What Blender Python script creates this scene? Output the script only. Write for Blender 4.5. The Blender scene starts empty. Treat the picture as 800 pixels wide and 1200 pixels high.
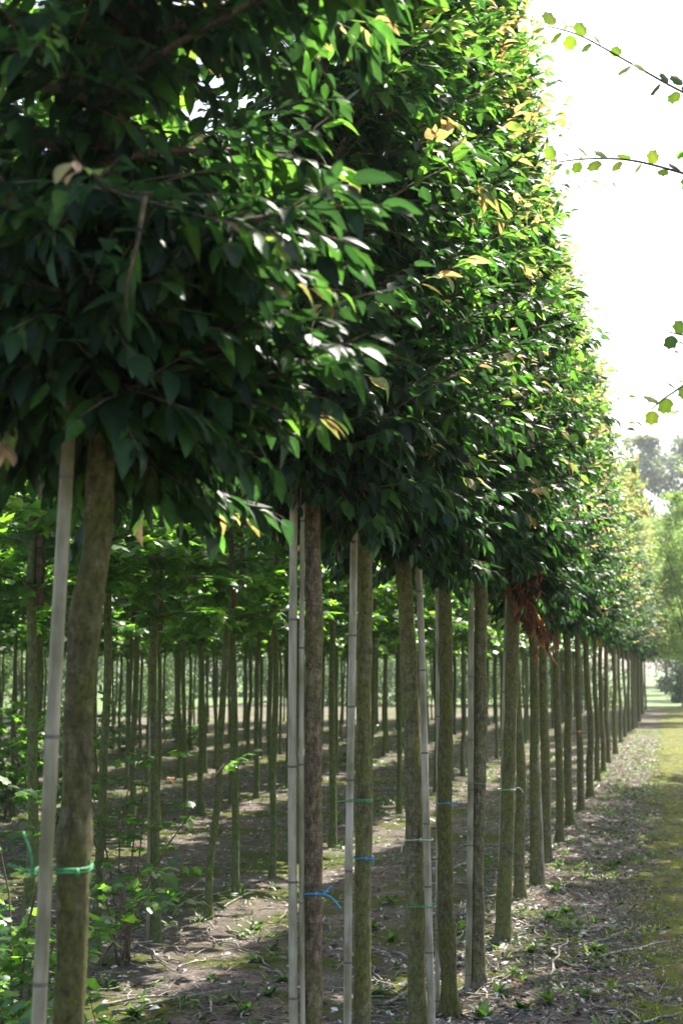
import bpy, math, random
import numpy as np
from mathutils import Vector, Matrix, noise

# ------------------------------------------------------------------ camera
sc = bpy.context.scene
C = sc.collection
F_PX = 1667.0                      # focal length in photo pixels (50 mm on 36 mm height)
H_EYE = 1.65
PITCH = math.atan(182 / F_PX)
YAW = math.atan(381 / F_PX * math.cos(PITCH))
cam = bpy.data.cameras.new('camera')
cam.sensor_fit = 'VERTICAL'; cam.sensor_height = 36; cam.sensor_width = 24
cam.lens = 50
cam.clip_start = 0.05; cam.clip_end = 2000
cam.dof.use_dof = True; cam.dof.focus_distance = 5.8; cam.dof.aperture_fstop = 5.0
camo = bpy.data.objects.new('camera', cam); C.objects.link(camo)
camo.location = (0, 0, H_EYE)
camo.rotation_euler = (math.radians(90) + PITCH, 0, YAW)
sc.camera = camo
sc.render.resolution_x = 682; sc.render.resolution_y = 1024
# ------------------------------------------------------------------ sky and sun
SUN_AZ = math.radians(17)          # from +Y towards +X
SUN_EL = math.radians(51)
w = bpy.data.worlds.new('World'); sc.world = w; w.use_nodes = True
wn = w.node_tree; wn.nodes.clear()
sky = wn.nodes.new('ShaderNodeTexSky'); sky.sky_type = 'NISHITA'; sky.sun_disc = False
sky.sun_elevation = SUN_EL; sky.sun_rotation = SUN_AZ
sky.air_density = 1.0; sky.dust_density = 3.5; sky.ozone_density = 1.0
bg = wn.nodes.new('ShaderNodeBackground'); bg.inputs[1].default_value = 0.13
wo = wn.nodes.new('ShaderNodeOutputWorld')
wn.links.new(sky.outputs[0], bg.inputs[0]); wn.links.new(bg.outputs[0], wo.inputs[0])
sl = bpy.data.lights.new('sun', 'SUN'); sl.energy = 5.0; sl.angle = math.radians(0.55); sl.color = (1, 0.95, 0.86)
so = bpy.data.objects.new('sun', sl); C.objects.link(so)
sd = Vector((math.sin(SUN_AZ) * math.cos(SUN_EL), math.cos(SUN_AZ) * math.cos(SUN_EL), math.sin(SUN_EL)))
so.rotation_euler = (-sd).to_track_quat('-Z', 'Y').to_euler(); so.location = (0, 0, 30)
vs = sc.view_settings
vs.view_transform = 'Standard'; vs.look = 'None'; vs.gamma = 1; vs.use_curve_mapping = False
vs.exposure = 1.7
sc.render.engine = 'CYCLES'
sc.cycles.max_bounces = 7; sc.cycles.diffuse_bounces = 4; sc.cycles.transmission_bounces = 5

# ------------------------------------------------------------------ pixel helpers
_f = Vector((-math.sin(YAW) * math.cos(PITCH), math.cos(YAW) * math.cos(PITCH), math.sin(PITCH)))
_r = Vector((math.cos(YAW), math.sin(YAW), 0))
_u = _r.cross(_f)
_h = Vector((-math.sin(YAW), math.cos(YAW), 0))
CAM = Vector((0, 0, H_EYE))

def ray(px, py):
    return (_f * F_PX + _r * (px - 400) + _u * (600 - py)).normalized()

def at(px, py, Z):
    """point seen at a photo pixel, Z metres ahead along the ground"""
    d = ray(px, py)
    return CAM + d * (Z / d.dot(_h))

def ground_at(px, py):
    d = ray(px, py)
    return CAM + d * (-H_EYE / d.z)

def project(p):
    v = Vector(p) - CAM
    z = v.dot(_f)
    if z < 0.05: return (-9999, -9999, z)
    return (400 + F_PX * v.dot(_r) / z, 600 - F_PX * v.dot(_u) / z, z)

def gh(x, y):
    """height of the soil"""
    a = 1.0 if y < 30 else max(0.0, 1 - (y - 30) / 25)
    if x < -13: a *= max(0.0, 1 - (-13 - x) / 4)
    if x > 3: a *= max(0.0, 1 - (x - 3) / 4)
    if a <= 0: return 0.0
    h = noise.noise(Vector((x * .45, y * .45, 1.3))) * .035 + noise.noise(Vector((x * 2.1, y * 2.1, 7.7))) * .014 \
        + noise.noise(Vector((x * 6.5, y * 6.5, 3.1))) * .008
    h += .025 * math.exp(-((x + .95) / .35) ** 2)
    return h * a

# ------------------------------------------------------------------ materials
def mat(name):
    m = bpy.data.materials.new(name); m.use_nodes = True
    nt = m.node_tree; nt.nodes.clear()
    out = nt.nodes.new('ShaderNodeOutputMaterial')
    return m, nt, out

def N(nt, t, **kw):
    n = nt.nodes.new(t)
    for k, v in kw.items(): setattr(n, k, v)
    return n

def ramp(nt, fac, stops):
    r = N(nt, 'ShaderNodeValToRGB')
    els = r.color_ramp.elements
    while len(els) < len(stops): els.new(.5)
    for e, (p, c) in zip(els, stops):
        e.position = p; e.color = (c[0], c[1], c[2], 1)
    nt.links.new(fac, r.inputs[0]); return r

def ntex(nt, vec, scale, detail=4, rough=.55, dist=0):
    n = N(nt, 'ShaderNodeTexNoise'); n.inputs['Scale'].default_value = scale
    n.inputs['Detail'].default_value = detail; n.inputs['Roughness'].default_value = rough
    n.inputs['Distortion'].default_value = dist
    if vec is not None: nt.links.new(vec, n.inputs['Vector'])
    return n

def mapping(nt, vec, scale=(1, 1, 1)):
    m = N(nt, 'ShaderNodeMapping'); m.inputs['Scale'].default_value = scale
    nt.links.new(vec, m.inputs['Vector']); return m.outputs[0]

def mixc(nt, fac, a, b, typ='MIX'):
    m = N(nt, 'ShaderNodeMix', data_type='RGBA', blend_type=typ)
    for inp, v in ((m.inputs[0], fac), (m.inputs[6], a), (m.inputs[7], b)):
        if hasattr(v, 'is_linked') or hasattr(v, 'links'): nt.links.new(v, inp)
        elif isinstance(v, tuple): inp.default_value = (v[0], v[1], v[2], 1)
        else: inp.default_value = v
    return m.outputs[2]

def offset_coords(nt):
    tc = N(nt, 'ShaderNodeTexCoord'); oi = N(nt, 'ShaderNodeObjectInfo')
    mul = N(nt, 'ShaderNodeMath', operation='MULTIPLY'); mul.inputs[1].default_value = 37.0
    nt.links.new(oi.outputs['Random'], mul.inputs[0])
    add = N(nt, 'ShaderNodeVectorMath', operation='ADD')
    nt.links.new(tc.outputs['Object'], add.inputs[0]); nt.links.new(mul.outputs[0], add.inputs[1])
    return add.outputs[0], oi.outputs['Random']

def bark_mat(name, c_dark, c_mid, c_light, moss, moss_lo, moss_hi, horiz=1.0):
    m, nt, out = mat(name)
    v, rnd = offset_coords(nt)
    big = ntex(nt, mapping(nt, v, (1, 1, .55)), 9, 5, .6)
    fine = ntex(nt, mapping(nt, v, (1, 1, .45)), 62, 7, .78)
    lent = ntex(nt, mapping(nt, v, (.35, .35, 2.4)), 55, 4, .65, .4)
    base = ramp(nt, fine.outputs[0], [(.38, c_dark), (.5, c_mid), (.63, c_light)])
    lr = ramp(nt, lent.outputs[0], [(.40, (0, 0, 0)), (.47, (1, 1, 1))])
    b2 = mixc(nt, lr.outputs[0], c_dark, base.outputs[0])
    b2 = mixc(nt, horiz, base.outputs[0], b2)
    big2 = ntex(nt, v, 22, 3, .6)
    patch = ramp(nt, big2.outputs[0], [(.3, (.62, .62, .62)), (.7, (1.3, 1.27, 1.2))])
    b2 = mixc(nt, 1.0, b2, patch.outputs[0], 'MULTIPLY')
    mm = N(nt, 'ShaderNodeMath', operation='ADD')
    sc_ = N(nt, 'ShaderNodeMath', operation='MULTIPLY_ADD'); sc_.inputs[1].default_value = .16; sc_.inputs[2].default_value = -.08
    nt.links.new(rnd, sc_.inputs[0])
    nt.links.new(big.outputs[0], mm.inputs[0]); nt.links.new(sc_.outputs[0], mm.inputs[1])
    mr = ramp(nt, mm.outputs[0], [(moss_lo, (0, 0, 0)), (moss_hi, (1, 1, 1))])
    mossn = ntex(nt, mapping(nt, v, (1, 1, .6)), 75, 6, .8)
    mossc = ramp(nt, mossn.outputs[0], [(.38, tuple(x * .35 for x in moss)), (.62, tuple(min(1, x * 1.6) for x in moss))])
    mf = N(nt, 'ShaderNodeMath', operation='MULTIPLY'); mf.inputs[1].default_value = .82
    nt.links.new(mr.outputs[0], mf.inputs[0])
    col = mixc(nt, mf.outputs[0], b2, mossc.outputs[0])
    p = N(nt, 'ShaderNodeBsdfPrincipled')
    nt.links.new(col, p.inputs['Base Color']); p.inputs['Roughness'].default_value = .85
    p.inputs['Specular IOR Level'].default_value = .25
    hsum = mixc(nt, .5, fine.outputs[0], lent.outputs[0])
    hs2 = mixc(nt, mf.outputs[0], hsum, mossn.outputs[0])
    bmp = N(nt, 'ShaderNodeBump'); bmp.inputs['Strength'].default_value = .9; bmp.inputs['Distance'].default_value = .010
    nt.links.new(hs2, bmp.inputs['Height']); nt.links.new(bmp.outputs[0], p.inputs['Normal'])
    nt.links.new(p.outputs[0], out.inputs[0])
    return m

M = {}
M['bark_mossy'] = bark_mat('bark_mossy', (.035, .028, .016), (.095, .08, .046), (.21, .185, .12), (.105, .105, .02), .30, .60, .5)
M['bark_brown'] = bark_mat('bark_brown', (.065, .047, .028), (.155, .115, .07), (.30, .24, .16), (.13, .125, .035), .42, .66, .5)
M['bark_row'] = bark_mat('bark_row', (.065, .055, .032), (.15, .13, .078), (.27, .245, .16), (.145, .15, .034), .34, .62, .6)
M['bark_maple'] = bark_mat('bark_maple', (.06, .066, .034), (.13, .14, .07), (.24, .24, .14), (.115, .145, .034), .32, .58, .4)
M['bark_twig'] = bark_mat('bark_twig', (.08, .06, .04), (.15, .11, .07), (.24, .18, .12), (.10, .11, .04), .6, .8, .3)
M['stick'] = bark_mat('stick', (.13, .115, .10), (.32, .28, .24), (.54, .49, .43), (.12, .12, .06), .68, .85, .4)

def leaf_mat(name, rough=.36, trans=.4, tint=(1.5, 1.6, .75), spec=.5):
    m, nt, out = mat(name)
    a = N(nt, 'ShaderNodeVertexColor', layer_name='leaf_colour')
    tc = N(nt, 'ShaderNodeTexCoord')
    n = ntex(nt, tc.outputs['Object'], 60, 3, .6)
    vr = ramp(nt, n.outputs[0], [(.3, (.75, .75, .75)), (.7, (1.25, 1.25, 1.25))])
    col = mixc(nt, 1.0, a.outputs[0], vr.outputs[0], 'MULTIPLY')
    p = N(nt, 'ShaderNodeBsdfPrincipled'); p.inputs['Roughness'].default_value = rough
    p.inputs['Specular IOR Level'].default_value = spec
    nt.links.new(col, p.inputs['Base Color'])
    t = N(nt, 'ShaderNodeBsdfTranslucent')
    tcl = mixc(nt, 1.0, col, tint, 'MULTIPLY')
    nt.links.new(tcl, t.inputs[0])
    mx = N(nt, 'ShaderNodeMixShader'); mx.inputs[0].default_value = trans
    nt.links.new(p.outputs[0], mx.inputs[1]); nt.links.new(t.outputs[0], mx.inputs[2])
    nt.links.new(mx.outputs[0], out.inputs[0])
    return m
M['leaf'] = leaf_mat('leaf_glossy', .46, .46, (2.6, 3.0, 1.5), .32)
M['leaf_maple'] = leaf_mat('leaf_maple', .38, .48, (2.7, 2.9, .9), .5)
M['leaf_dead'] = leaf_mat('leaf_dead', .7, .25, (1.3, 1.1, .9), .2)
M['leaf_far'] = leaf_mat('leaf_far', .55, .35, (1.6, 1.6, 1.0), .3)
M['litter'] = leaf_mat('litter_dry', .8, .1, (1, 1, 1), .2)

def bamboo_mat():
    m, nt, out = mat('bamboo')
    v, rnd = offset_coords(nt)
    n1 = ntex(nt, mapping(nt, v, (1, 1, .08)), 70, 5, .6)
    n2 = ntex(nt, mapping(nt, v, (1, 1, .6)), 7, 4, .6)
    c = ramp(nt, n1.outputs[0], [(.25, (.26, .21, .155)), (.5, (.48, .415, .335)), (.8, (.64, .57, .48))])
    dirt = ramp(nt, n2.outputs[0], [(.36, (.42, .44, .30)), (.6, (1, 1, 1))])
    col = mixc(nt, 1.0, c.outputs[0], dirt.outputs[0], 'MULTIPLY')
    rr = ramp(nt, rnd, [(0, (.72, .74, .64)), (1, (1.0, 1.0, 1.0))])
    col = mixc(nt, 1.0, col, rr.outputs[0], 'MULTIPLY')
    p = N(nt, 'ShaderNodeBsdfPrincipled'); p.inputs['Roughness'].default_value = .5
    p.inputs['Specular IOR Level'].default_value = .35
    nt.links.new(col, p.inputs['Base Color'])
    b = N(nt, 'ShaderNodeBump'); b.inputs['Strength'].default_value = .35; b.inputs['Distance'].default_value = .002
    nt.links.new(n1.outputs[0], b.inputs['Height']); nt.links.new(b.outputs[0], p.inputs['Normal'])
    nt.links.new(p.outputs[0], out.inputs[0]); return m
M['bamboo'] = bamboo_mat()

def plain(name, col, rough=.6, noise_amt=.25, scale=30):
    m, nt, out = mat(name)
    tc = N(nt, 'ShaderNodeTexCoord'); n = ntex(nt, tc.outputs['Object'], scale, 3)
    r = ramp(nt, n.outputs[0], [(.3, tuple(c * (1 - noise_amt) for c in col)), (.7, tuple(min(1, c * (1 + noise_amt)) for c in col))])
    p = N(nt, 'ShaderNodeBsdfPrincipled'); p.inputs['Roughness'].default_value = rough
    nt.links.new(r.outputs[0], p.inputs['Base Color']); nt.links.new(p.outputs[0], out.inputs[0]); return m
M['node'] = plain('bamboo_node', (.13, .115, .095), .8)
M['tie_green'] = plain('tie_green', (.03, .28, .08), .5, .4, 90)
M['tie_blue'] = plain('tie_blue', (.03, .25, .50), .35)
M['tie_pale'] = plain('tie_pale', (.45, .50, .40), .4)
M['tie_orange'] = plain('tie_orange', (.65, .14, .06), .4)

def soil_mat():
    m, nt, out = mat('soil')
    tc = N(nt, 'ShaderNodeTexCoord'); v = tc.outputs['Object']
    fine = ntex(nt, v, 38, 8, .75)
    mid = ntex(nt, v, 7, 6, .65)
    big = ntex(nt, v, 1.1, 5, .6)
    c = ramp(nt, fine.outputs[0], [(.28, (.03, .024, .020)), (.46, (.12, .10, .085)), (.6, (.25, .215, .19)), (.78, (.44, .40, .37))])
    c2 = ramp(nt, mid.outputs[0], [(.3, (.38, .36, .34)), (.7, (1.35, 1.3, 1.28))])
    col = mixc(nt, 1.0, c.outputs[0], c2.outputs[0], 'MULTIPLY')
    mossn = ntex(nt, v, 60, 5, .7)
    mc = ramp(nt, mossn.outputs[0], [(.3, (.03, .04, .006)), (.7, (.12, .14, .022))])
    ma = N(nt, 'ShaderNodeMath', operation='MULTIPLY_ADD'); ma.inputs[1].default_value = .35
    nt.links.new(mid.outputs[0], ma.inputs[0]); nt.links.new(big.outputs[0], ma.inputs[2])
    mr = ramp(nt, ma.outputs[0], [(.655, (0, 0, 0)), (.735, (1, 1, 1))])
    col = mixc(nt, mr.outputs[0], col, mc.outputs[0])
    p = N(nt, 'ShaderNodeBsdfPrincipled'); p.inputs['Roughness'].default_value = .95
    p.inputs['Specular IOR Level'].default_value = .15
    nt.links.new(col, p.inputs['Base Color'])
    b = N(nt, 'ShaderNodeBump'); b.inputs['Strength'].default_value = 1.0; b.inputs['Distance'].default_value = .02
    nt.links.new(fine.outputs[0], b.inputs['Height']); nt.links.new(b.outputs[0], p.inputs['Normal'])
    nt.links.new(p.outputs[0], out.inputs[0]); return m
M['soil'] = soil_mat()

def moss_mat():
    m, nt, out = mat('moss')
    tc = N(nt, 'ShaderNodeTexCoord'); v = tc.outputs['Object']
    fine = ntex(nt, v, 85, 6, .7); mid = ntex(nt, v, 6, 6, .7); mid2 = ntex(nt, v, 2.3, 4, .6)
    c = ramp(nt, fine.outputs[0], [(.25, (.045, .052, .010)), (.5, (.13, .145, .026)), (.78, (.23, .24, .055))])
    d = ramp(nt, fine.outputs[0], [(.3, (.045, .034, .022)), (.7, (.20, .15, .095))])
    mx = ramp(nt, mid.outputs[0], [(.47, (0, 0, 0)), (.62, (1, 1, 1))])
    col = mixc(nt, mx.outputs[0], c.outputs[0], d.outputs[0])
    gr = ramp(nt, mid2.outputs[0], [(.4, (.8, .95, .8)), (.65, (1.1, 1.0, 1.0))])
    col = mixc(nt, 1.0, col, gr.outputs[0], 'MULTIPLY')
    p = N(nt, 'ShaderNodeBsdfPrincipled'); p.inputs['Roughness'].default_value = .95
    p.inputs['Specular IOR Level'].default_value = .1
    nt.links.new(col, p.inputs['Base Color'])
    b = N(nt, 'ShaderNodeBump'); b.inputs['Strength'].default_value = .9; b.inputs['Distance'].default_value = .015
    nt.links.new(fine.outputs[0], b.inputs['Height']); nt.links.new(b.outputs[0], p.inputs['Normal'])
    nt.links.new(p.outputs[0], out.inputs[0]); return m
M['moss'] = moss_mat()

def grass_mat():
    m, nt, out = mat('grass_sheet')
    tc = N(nt, 'ShaderNodeTexCoord'); v = tc.outputs['Object']
    fine = ntex(nt, v, 9, 8, .75); big = ntex(nt, v, .4, 4)
    c = ramp(nt, fine.outputs[0], [(.3, (.04, .08, .010)), (.7, (.10, .17, .024))])
    d = ramp(nt, big.outputs[0], [(.3, (.8, .85, .8)), (.7, (1.15, 1.1, 1.0))])
    col = mixc(nt, 1.0, c.outputs[0], d.outputs[0], 'MULTIPLY')
    p = N(nt, 'ShaderNodeBsdfPrincipled'); p.inputs['Roughness'].default_value = .9
    nt.links.new(col, p.inputs['Base Color']); nt.links.new(p.outputs[0], out.inputs[0]); return m
M['grass'] = grass_mat()

# ------------------------------------------------------------------ mesh helpers
def link(o):
    C.objects.link(o); return o

def tag(o, label, cat, group=None):
    o['label'] = label; o['category'] = cat
    if group: o['group'] = group
    return o

def empty(name, loc):
    o = bpy.data.objects.new(name, None); o.location = loc
    o.empty_display_size = .2
    return link(o)

class MB:
    def __init__(s): s.v = []; s.f = []
    def tube(s, pts, rad, sides=6, cap=True, wob=0.0, seed=0.0):
        pts = [Vector(p) for p in pts]; n = len(pts); b0 = len(s.v)
        ref = None
        for i, p in enumerate(pts):
            t = (pts[min(i + 1, n - 1)] - pts[max(i - 1, 0)]).normalized()
            if ref is None:
                ref = Vector((1, 0, 0)) if abs(t.x) < .8 else Vector((0, 1, 0))
            a = (ref - t * ref.dot(t)).normalized(); b = t.cross(a); ref = a
            for k in range(sides):
                an = 2 * math.pi * k / sides
                d = a * math.cos(an) + b * math.sin(an)
                r = rad[i]
                if wob:
                    q = p + d * r
                    r *= 1 + wob * noise.noise(Vector((q.x * 28 + seed, q.y * 28, q.z * 9))) + wob * .9 * noise.noise(Vector((q.x * 8 + seed, q.y * 8, q.z * 3.5)))
                s.v.append(p + d * r)
        for i in range(n - 1):
            for k in range(sides):
                k2 = (k + 1) % sides
                s.f.append((b0 + i * sides + k, b0 + i * sides + k2, b0 + (i + 1) * sides + k2, b0 + (i + 1) * sides + k))
        if cap:
            s.f.append(tuple(b0 + k for k in reversed(range(sides))))
            s.f.append(tuple(b0 + (n - 1) * sides + k for k in range(sides)))
    def mesh(s, name, m, smooth=True):
        me = bpy.data.meshes.new(name); me.from_pydata([tuple(v) for v in s.v], [], s.f)
        me.materials.append(m)
        if smooth: me.polygons.foreach_set('use_smooth', [True] * len(me.polygons))
        me.update(); return me
    def obj(s, name, m, parent=None, smooth=True):
        o = bpy.data.objects.new(name, s.mesh(name, m, smooth)); link(o)
        if parent: o.parent = parent
        return o

def leaf_template(seg=3, wid=.5, fold=.22, droop=.25, point=1.0):
    """leaf of unit length along +Y, blade up +Z"""
    v = [(0, 0, 0)]; prof = []
    for i in range(1, seg):
        t = i / seg
        wd = wid * .5 * math.sin(math.pi * t ** .85) ** .8 * (1 - .25 * t * point)
        z = -droop * t * t
        b = len(v)
        v += [(-wd, t, z + fold * wd), (0, t, z), (wd, t, z + fold * wd)]
        prof.append(b)
    v.append((0, 1.0, -droop)); tip = len(v) - 1
    f = []
    p = prof[0]; f += [(0, p + 1, p), (0, p + 2, p + 1)]
    for a, b in zip(prof[:-1], prof[1:]):
        f += [(a, a + 1, b + 1, b), (a + 1, a + 2, b + 2, b + 1)]
    p = prof[-1]; f += [(p, p + 1, tip), (p + 1, p + 2, tip)]
    return np.array(v, float), f

def maple_template(droop=.25):
    out = [(0, 0), (.22, -.05), (.48, .12), (.36, .28), (.58, .55), (.30, .58), (.0, 1.0), (-.30, .58), (-.58, .55), (-.36, .28), (-.48, .12), (-.22, -.05)]
    v = [(0, .38, 0.0)]
    for x, y in out:
        v.append((x, y, -droop * (abs(x) * .5 + max(0, y - .3) ** 2)))
    f = []
    n = len(out)
    for i in range(n): f.append((0, 1 + i, 1 + (i + 1) % n))
    return np.array(v, float), f

def rounded_lobed_template():
    out = [(0, 0), (.3, .1), (.5, .35), (.40, .52), (.46, .8), (.2, .86), (0, 1.0), (-.22, .84), (-.44, .82), (-.42, .55), (-.5, .33), (-.28, .1)]
    v = [(0, .45, 0.04)]
    for x, y in out: v.append((x, y, -.12 * abs(x) - .15 * y * y))
    f = [(0, 1 + i, 1 + (i + 1) % 12) for i in range(12)]
    return np.array(v, float), f

T_LEAF = leaf_template(3, .56)
T_LEAF_HI = leaf_template(6, .52, .25, .28)
T_LEAF_MID = leaf_template(4, .54, .22, .26)
T_NARROW = leaf_template(3, .30, .3, .5)
T_MAPLE = maple_template()
T_ROUND = rounded_lobed_template()

def fast_mesh(name, V, faces, m, cols=None, smooth=False):
    me = bpy.data.meshes.new(name)
    sizes = np.array([len(f) for f in faces], np.int32) if isinstance(faces, list) else None
    flat = np.concatenate([np.array(f, np.int32) for f in faces]) if len(faces) < 5000 else np.fromiter((i for f in faces for i in f), np.int32)
    starts = np.concatenate([[0], np.cumsum(sizes)[:-1]]).astype(np.int32)
    return raw_mesh(name, V, flat, starts, sizes, m, cols, smooth)

def raw_mesh(name, V, loops, starts, sizes, m, cols=None, smooth=False):
    me = bpy.data.meshes.new(name)
    me.vertices.add(len(V)); me.vertices.foreach_set('co', np.ascontiguousarray(V, np.float32).ravel())
    me.loops.add(len(loops)); me.loops.foreach_set('vertex_index', np.ascontiguousarray(loops, np.int32))
    me.polygons.add(len(starts)); me.polygons.foreach_set('loop_start', np.ascontiguousarray(starts, np.int32))
    me.polygons.foreach_set('loop_total', np.ascontiguousarray(sizes, np.int32))
    if smooth: me.polygons.foreach_set('use_smooth', np.ones(len(starts), bool))
    me.update(calc_edges=True)
    if cols is not None:
        a = me.color_attributes.new('leaf_colour', 'FLOAT_COLOR', 'POINT')
        c4 = np.ones((len(V), 4), np.float32); c4[:, :3] = cols
        a.data.foreach_set('color', c4.ravel())
    me.materials.append(m)
    return me

def frames(d, up):
    y = d / np.maximum(np.linalg.norm(d, axis=1, keepdims=True), 1e-9)
    z = up - y * np.sum(up * y, axis=1, keepdims=True)
    z = z / np.maximum(np.linalg.norm(z, axis=1, keepdims=True), 1e-9)
    x = np.cross(y, z)
    return x, y, z

def scatter_mesh(name, tmpl, pos, d, up, size, col, m, smooth=True):
    tv, tf = tmpl; n = len(pos); k = len(tv)
    x, y, z = frames(d, up)
    gg = np.random.default_rng(n + k); wv = gg.uniform(.78, 1.2, (n, 1, 1)); dv = gg.uniform(-.3, 2.4, (n, 1, 1)); tw = gg.normal(0, .12, (n, 1, 1))
    if n == 1: wv = np.ones((1, 1, 1)); dv = np.ones((1, 1, 1)); tw = np.zeros((1, 1, 1))
    bend = tw * tv[None, :, 1:2] ** 2
    V = pos[:, None, :] + size[:, None, None] * ((wv * tv[None, :, 0:1] + bend) * x[:, None, :] + tv[None, :, 1:2] * y[:, None, :] + dv * tv[None, :, 2:3] * z[:, None, :])
    fl = np.array([i for f in tf for i in f], np.int64); fs = np.array([len(f) for f in tf], np.int64)
    loops = (np.arange(n)[:, None] * k + fl[None, :]).ravel()
    sizes = np.tile(fs, n); starts = np.concatenate([[0], np.cumsum(sizes)[:-1]])
    vein = np.where(np.abs(tv[:, 0]) < 1e-6, 1.28, .90)
    cols = np.repeat(col, k, axis=0) * np.tile(vein, n)[:, None]
    return raw_mesh(name, V.reshape(-1, 3), loops, starts, sizes, m, cols, smooth)

def single_leaf(name, tmpl, col, m):
    tv, tf = tmpl
    return scatter_mesh(name, tmpl, np.zeros((1, 3)), np.array([[0, 1., 0]]), np.array([[0, 0, 1.]]), np.ones(1), np.array([col], float), m, True)

# leaf palettes: blade colours; PAL also carries crown shade and the lit rim
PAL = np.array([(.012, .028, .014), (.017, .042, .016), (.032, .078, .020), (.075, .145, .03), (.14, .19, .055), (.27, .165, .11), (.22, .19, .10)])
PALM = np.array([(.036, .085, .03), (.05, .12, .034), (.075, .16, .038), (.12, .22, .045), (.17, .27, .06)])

# ------------------------------------------------------------------ crowns
class Crown:
    def __init__(s): s.pos = []; s.d = []; s.up = []; s.size = []; s.pal = []; s.br = MB()
    def leaf(s, p, d, up, size, pal):
        s.pos.append(p); s.d.append(d); s.up.append(up); s.size.append(size); s.pal.append(pal)
    def arrays(s):
        return (np.array(s.pos), np.array(s.d), np.array(s.up), np.array(s.size), np.array(s.pal))

def rnd_unit(r):
    while True:
        v = Vector((r.uniform(-1, 1), r.uniform(-1, 1), r.uniform(-1, 1)))
        if .05 < v.length < 1: return v.normalized()

def shoot(cr, r, p0, d0, L, n_leaf, size, pal_fn, rad=.003, droop=.25, opp=False, spread=.8, hang=.35):
    pts = [p0]; d = d0.normalized(); seg = 4
    for k in range(seg):
        d = (d + Vector((0, 0, -droop / seg)) + rnd_unit(r) * .12).normalized()
        pts.append(pts[-1] + d * (L / seg))
    cr.br.tube(pts, [rad * (1 - .6 * k / seg) for k in range(seg + 1)], 3, cap=False)
    ph = r.uniform(0, 6.28)
    for i in range(n_leaf):
        t = (i + .6) / n_leaf * .98
        u = t * seg; k = min(int(u), seg - 1)
        p = pts[k].lerp(pts[k + 1], u - k)
        ax = (pts[k + 1] - pts[k]).normalized()
        side = ax.cross(Vector((0, 0, 1)))
        if side.length < .1: side = Vector((1, 0, 0))
        side.normalize(); upv = side.cross(ax)
        for sgn in ((1, -1) if opp else ((1,) if i % 2 else (-1,))):
            an = r.uniform(-.7, .7)
            lat = (side * math.cos(an) + upv * math.sin(an)) * sgn
            tipw = .55 + .9 * (t ** 2)
            ld = (ax * tipw + lat * spread * (1 - .4 * t) + Vector((0, 0, -hang)) * r.uniform(.3, 1.5) + rnd_unit(r) * .25).normalized()
            up = (Vector((0, 0, 1)) + rnd_unit(r) * .45 + lat * .2)
            cr.leaf(p + ld * .012, ld, up, size * r.uniform(.5, 1.25) * (1 - .15 * t), pal_fn(t, p))
    return pts

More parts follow.
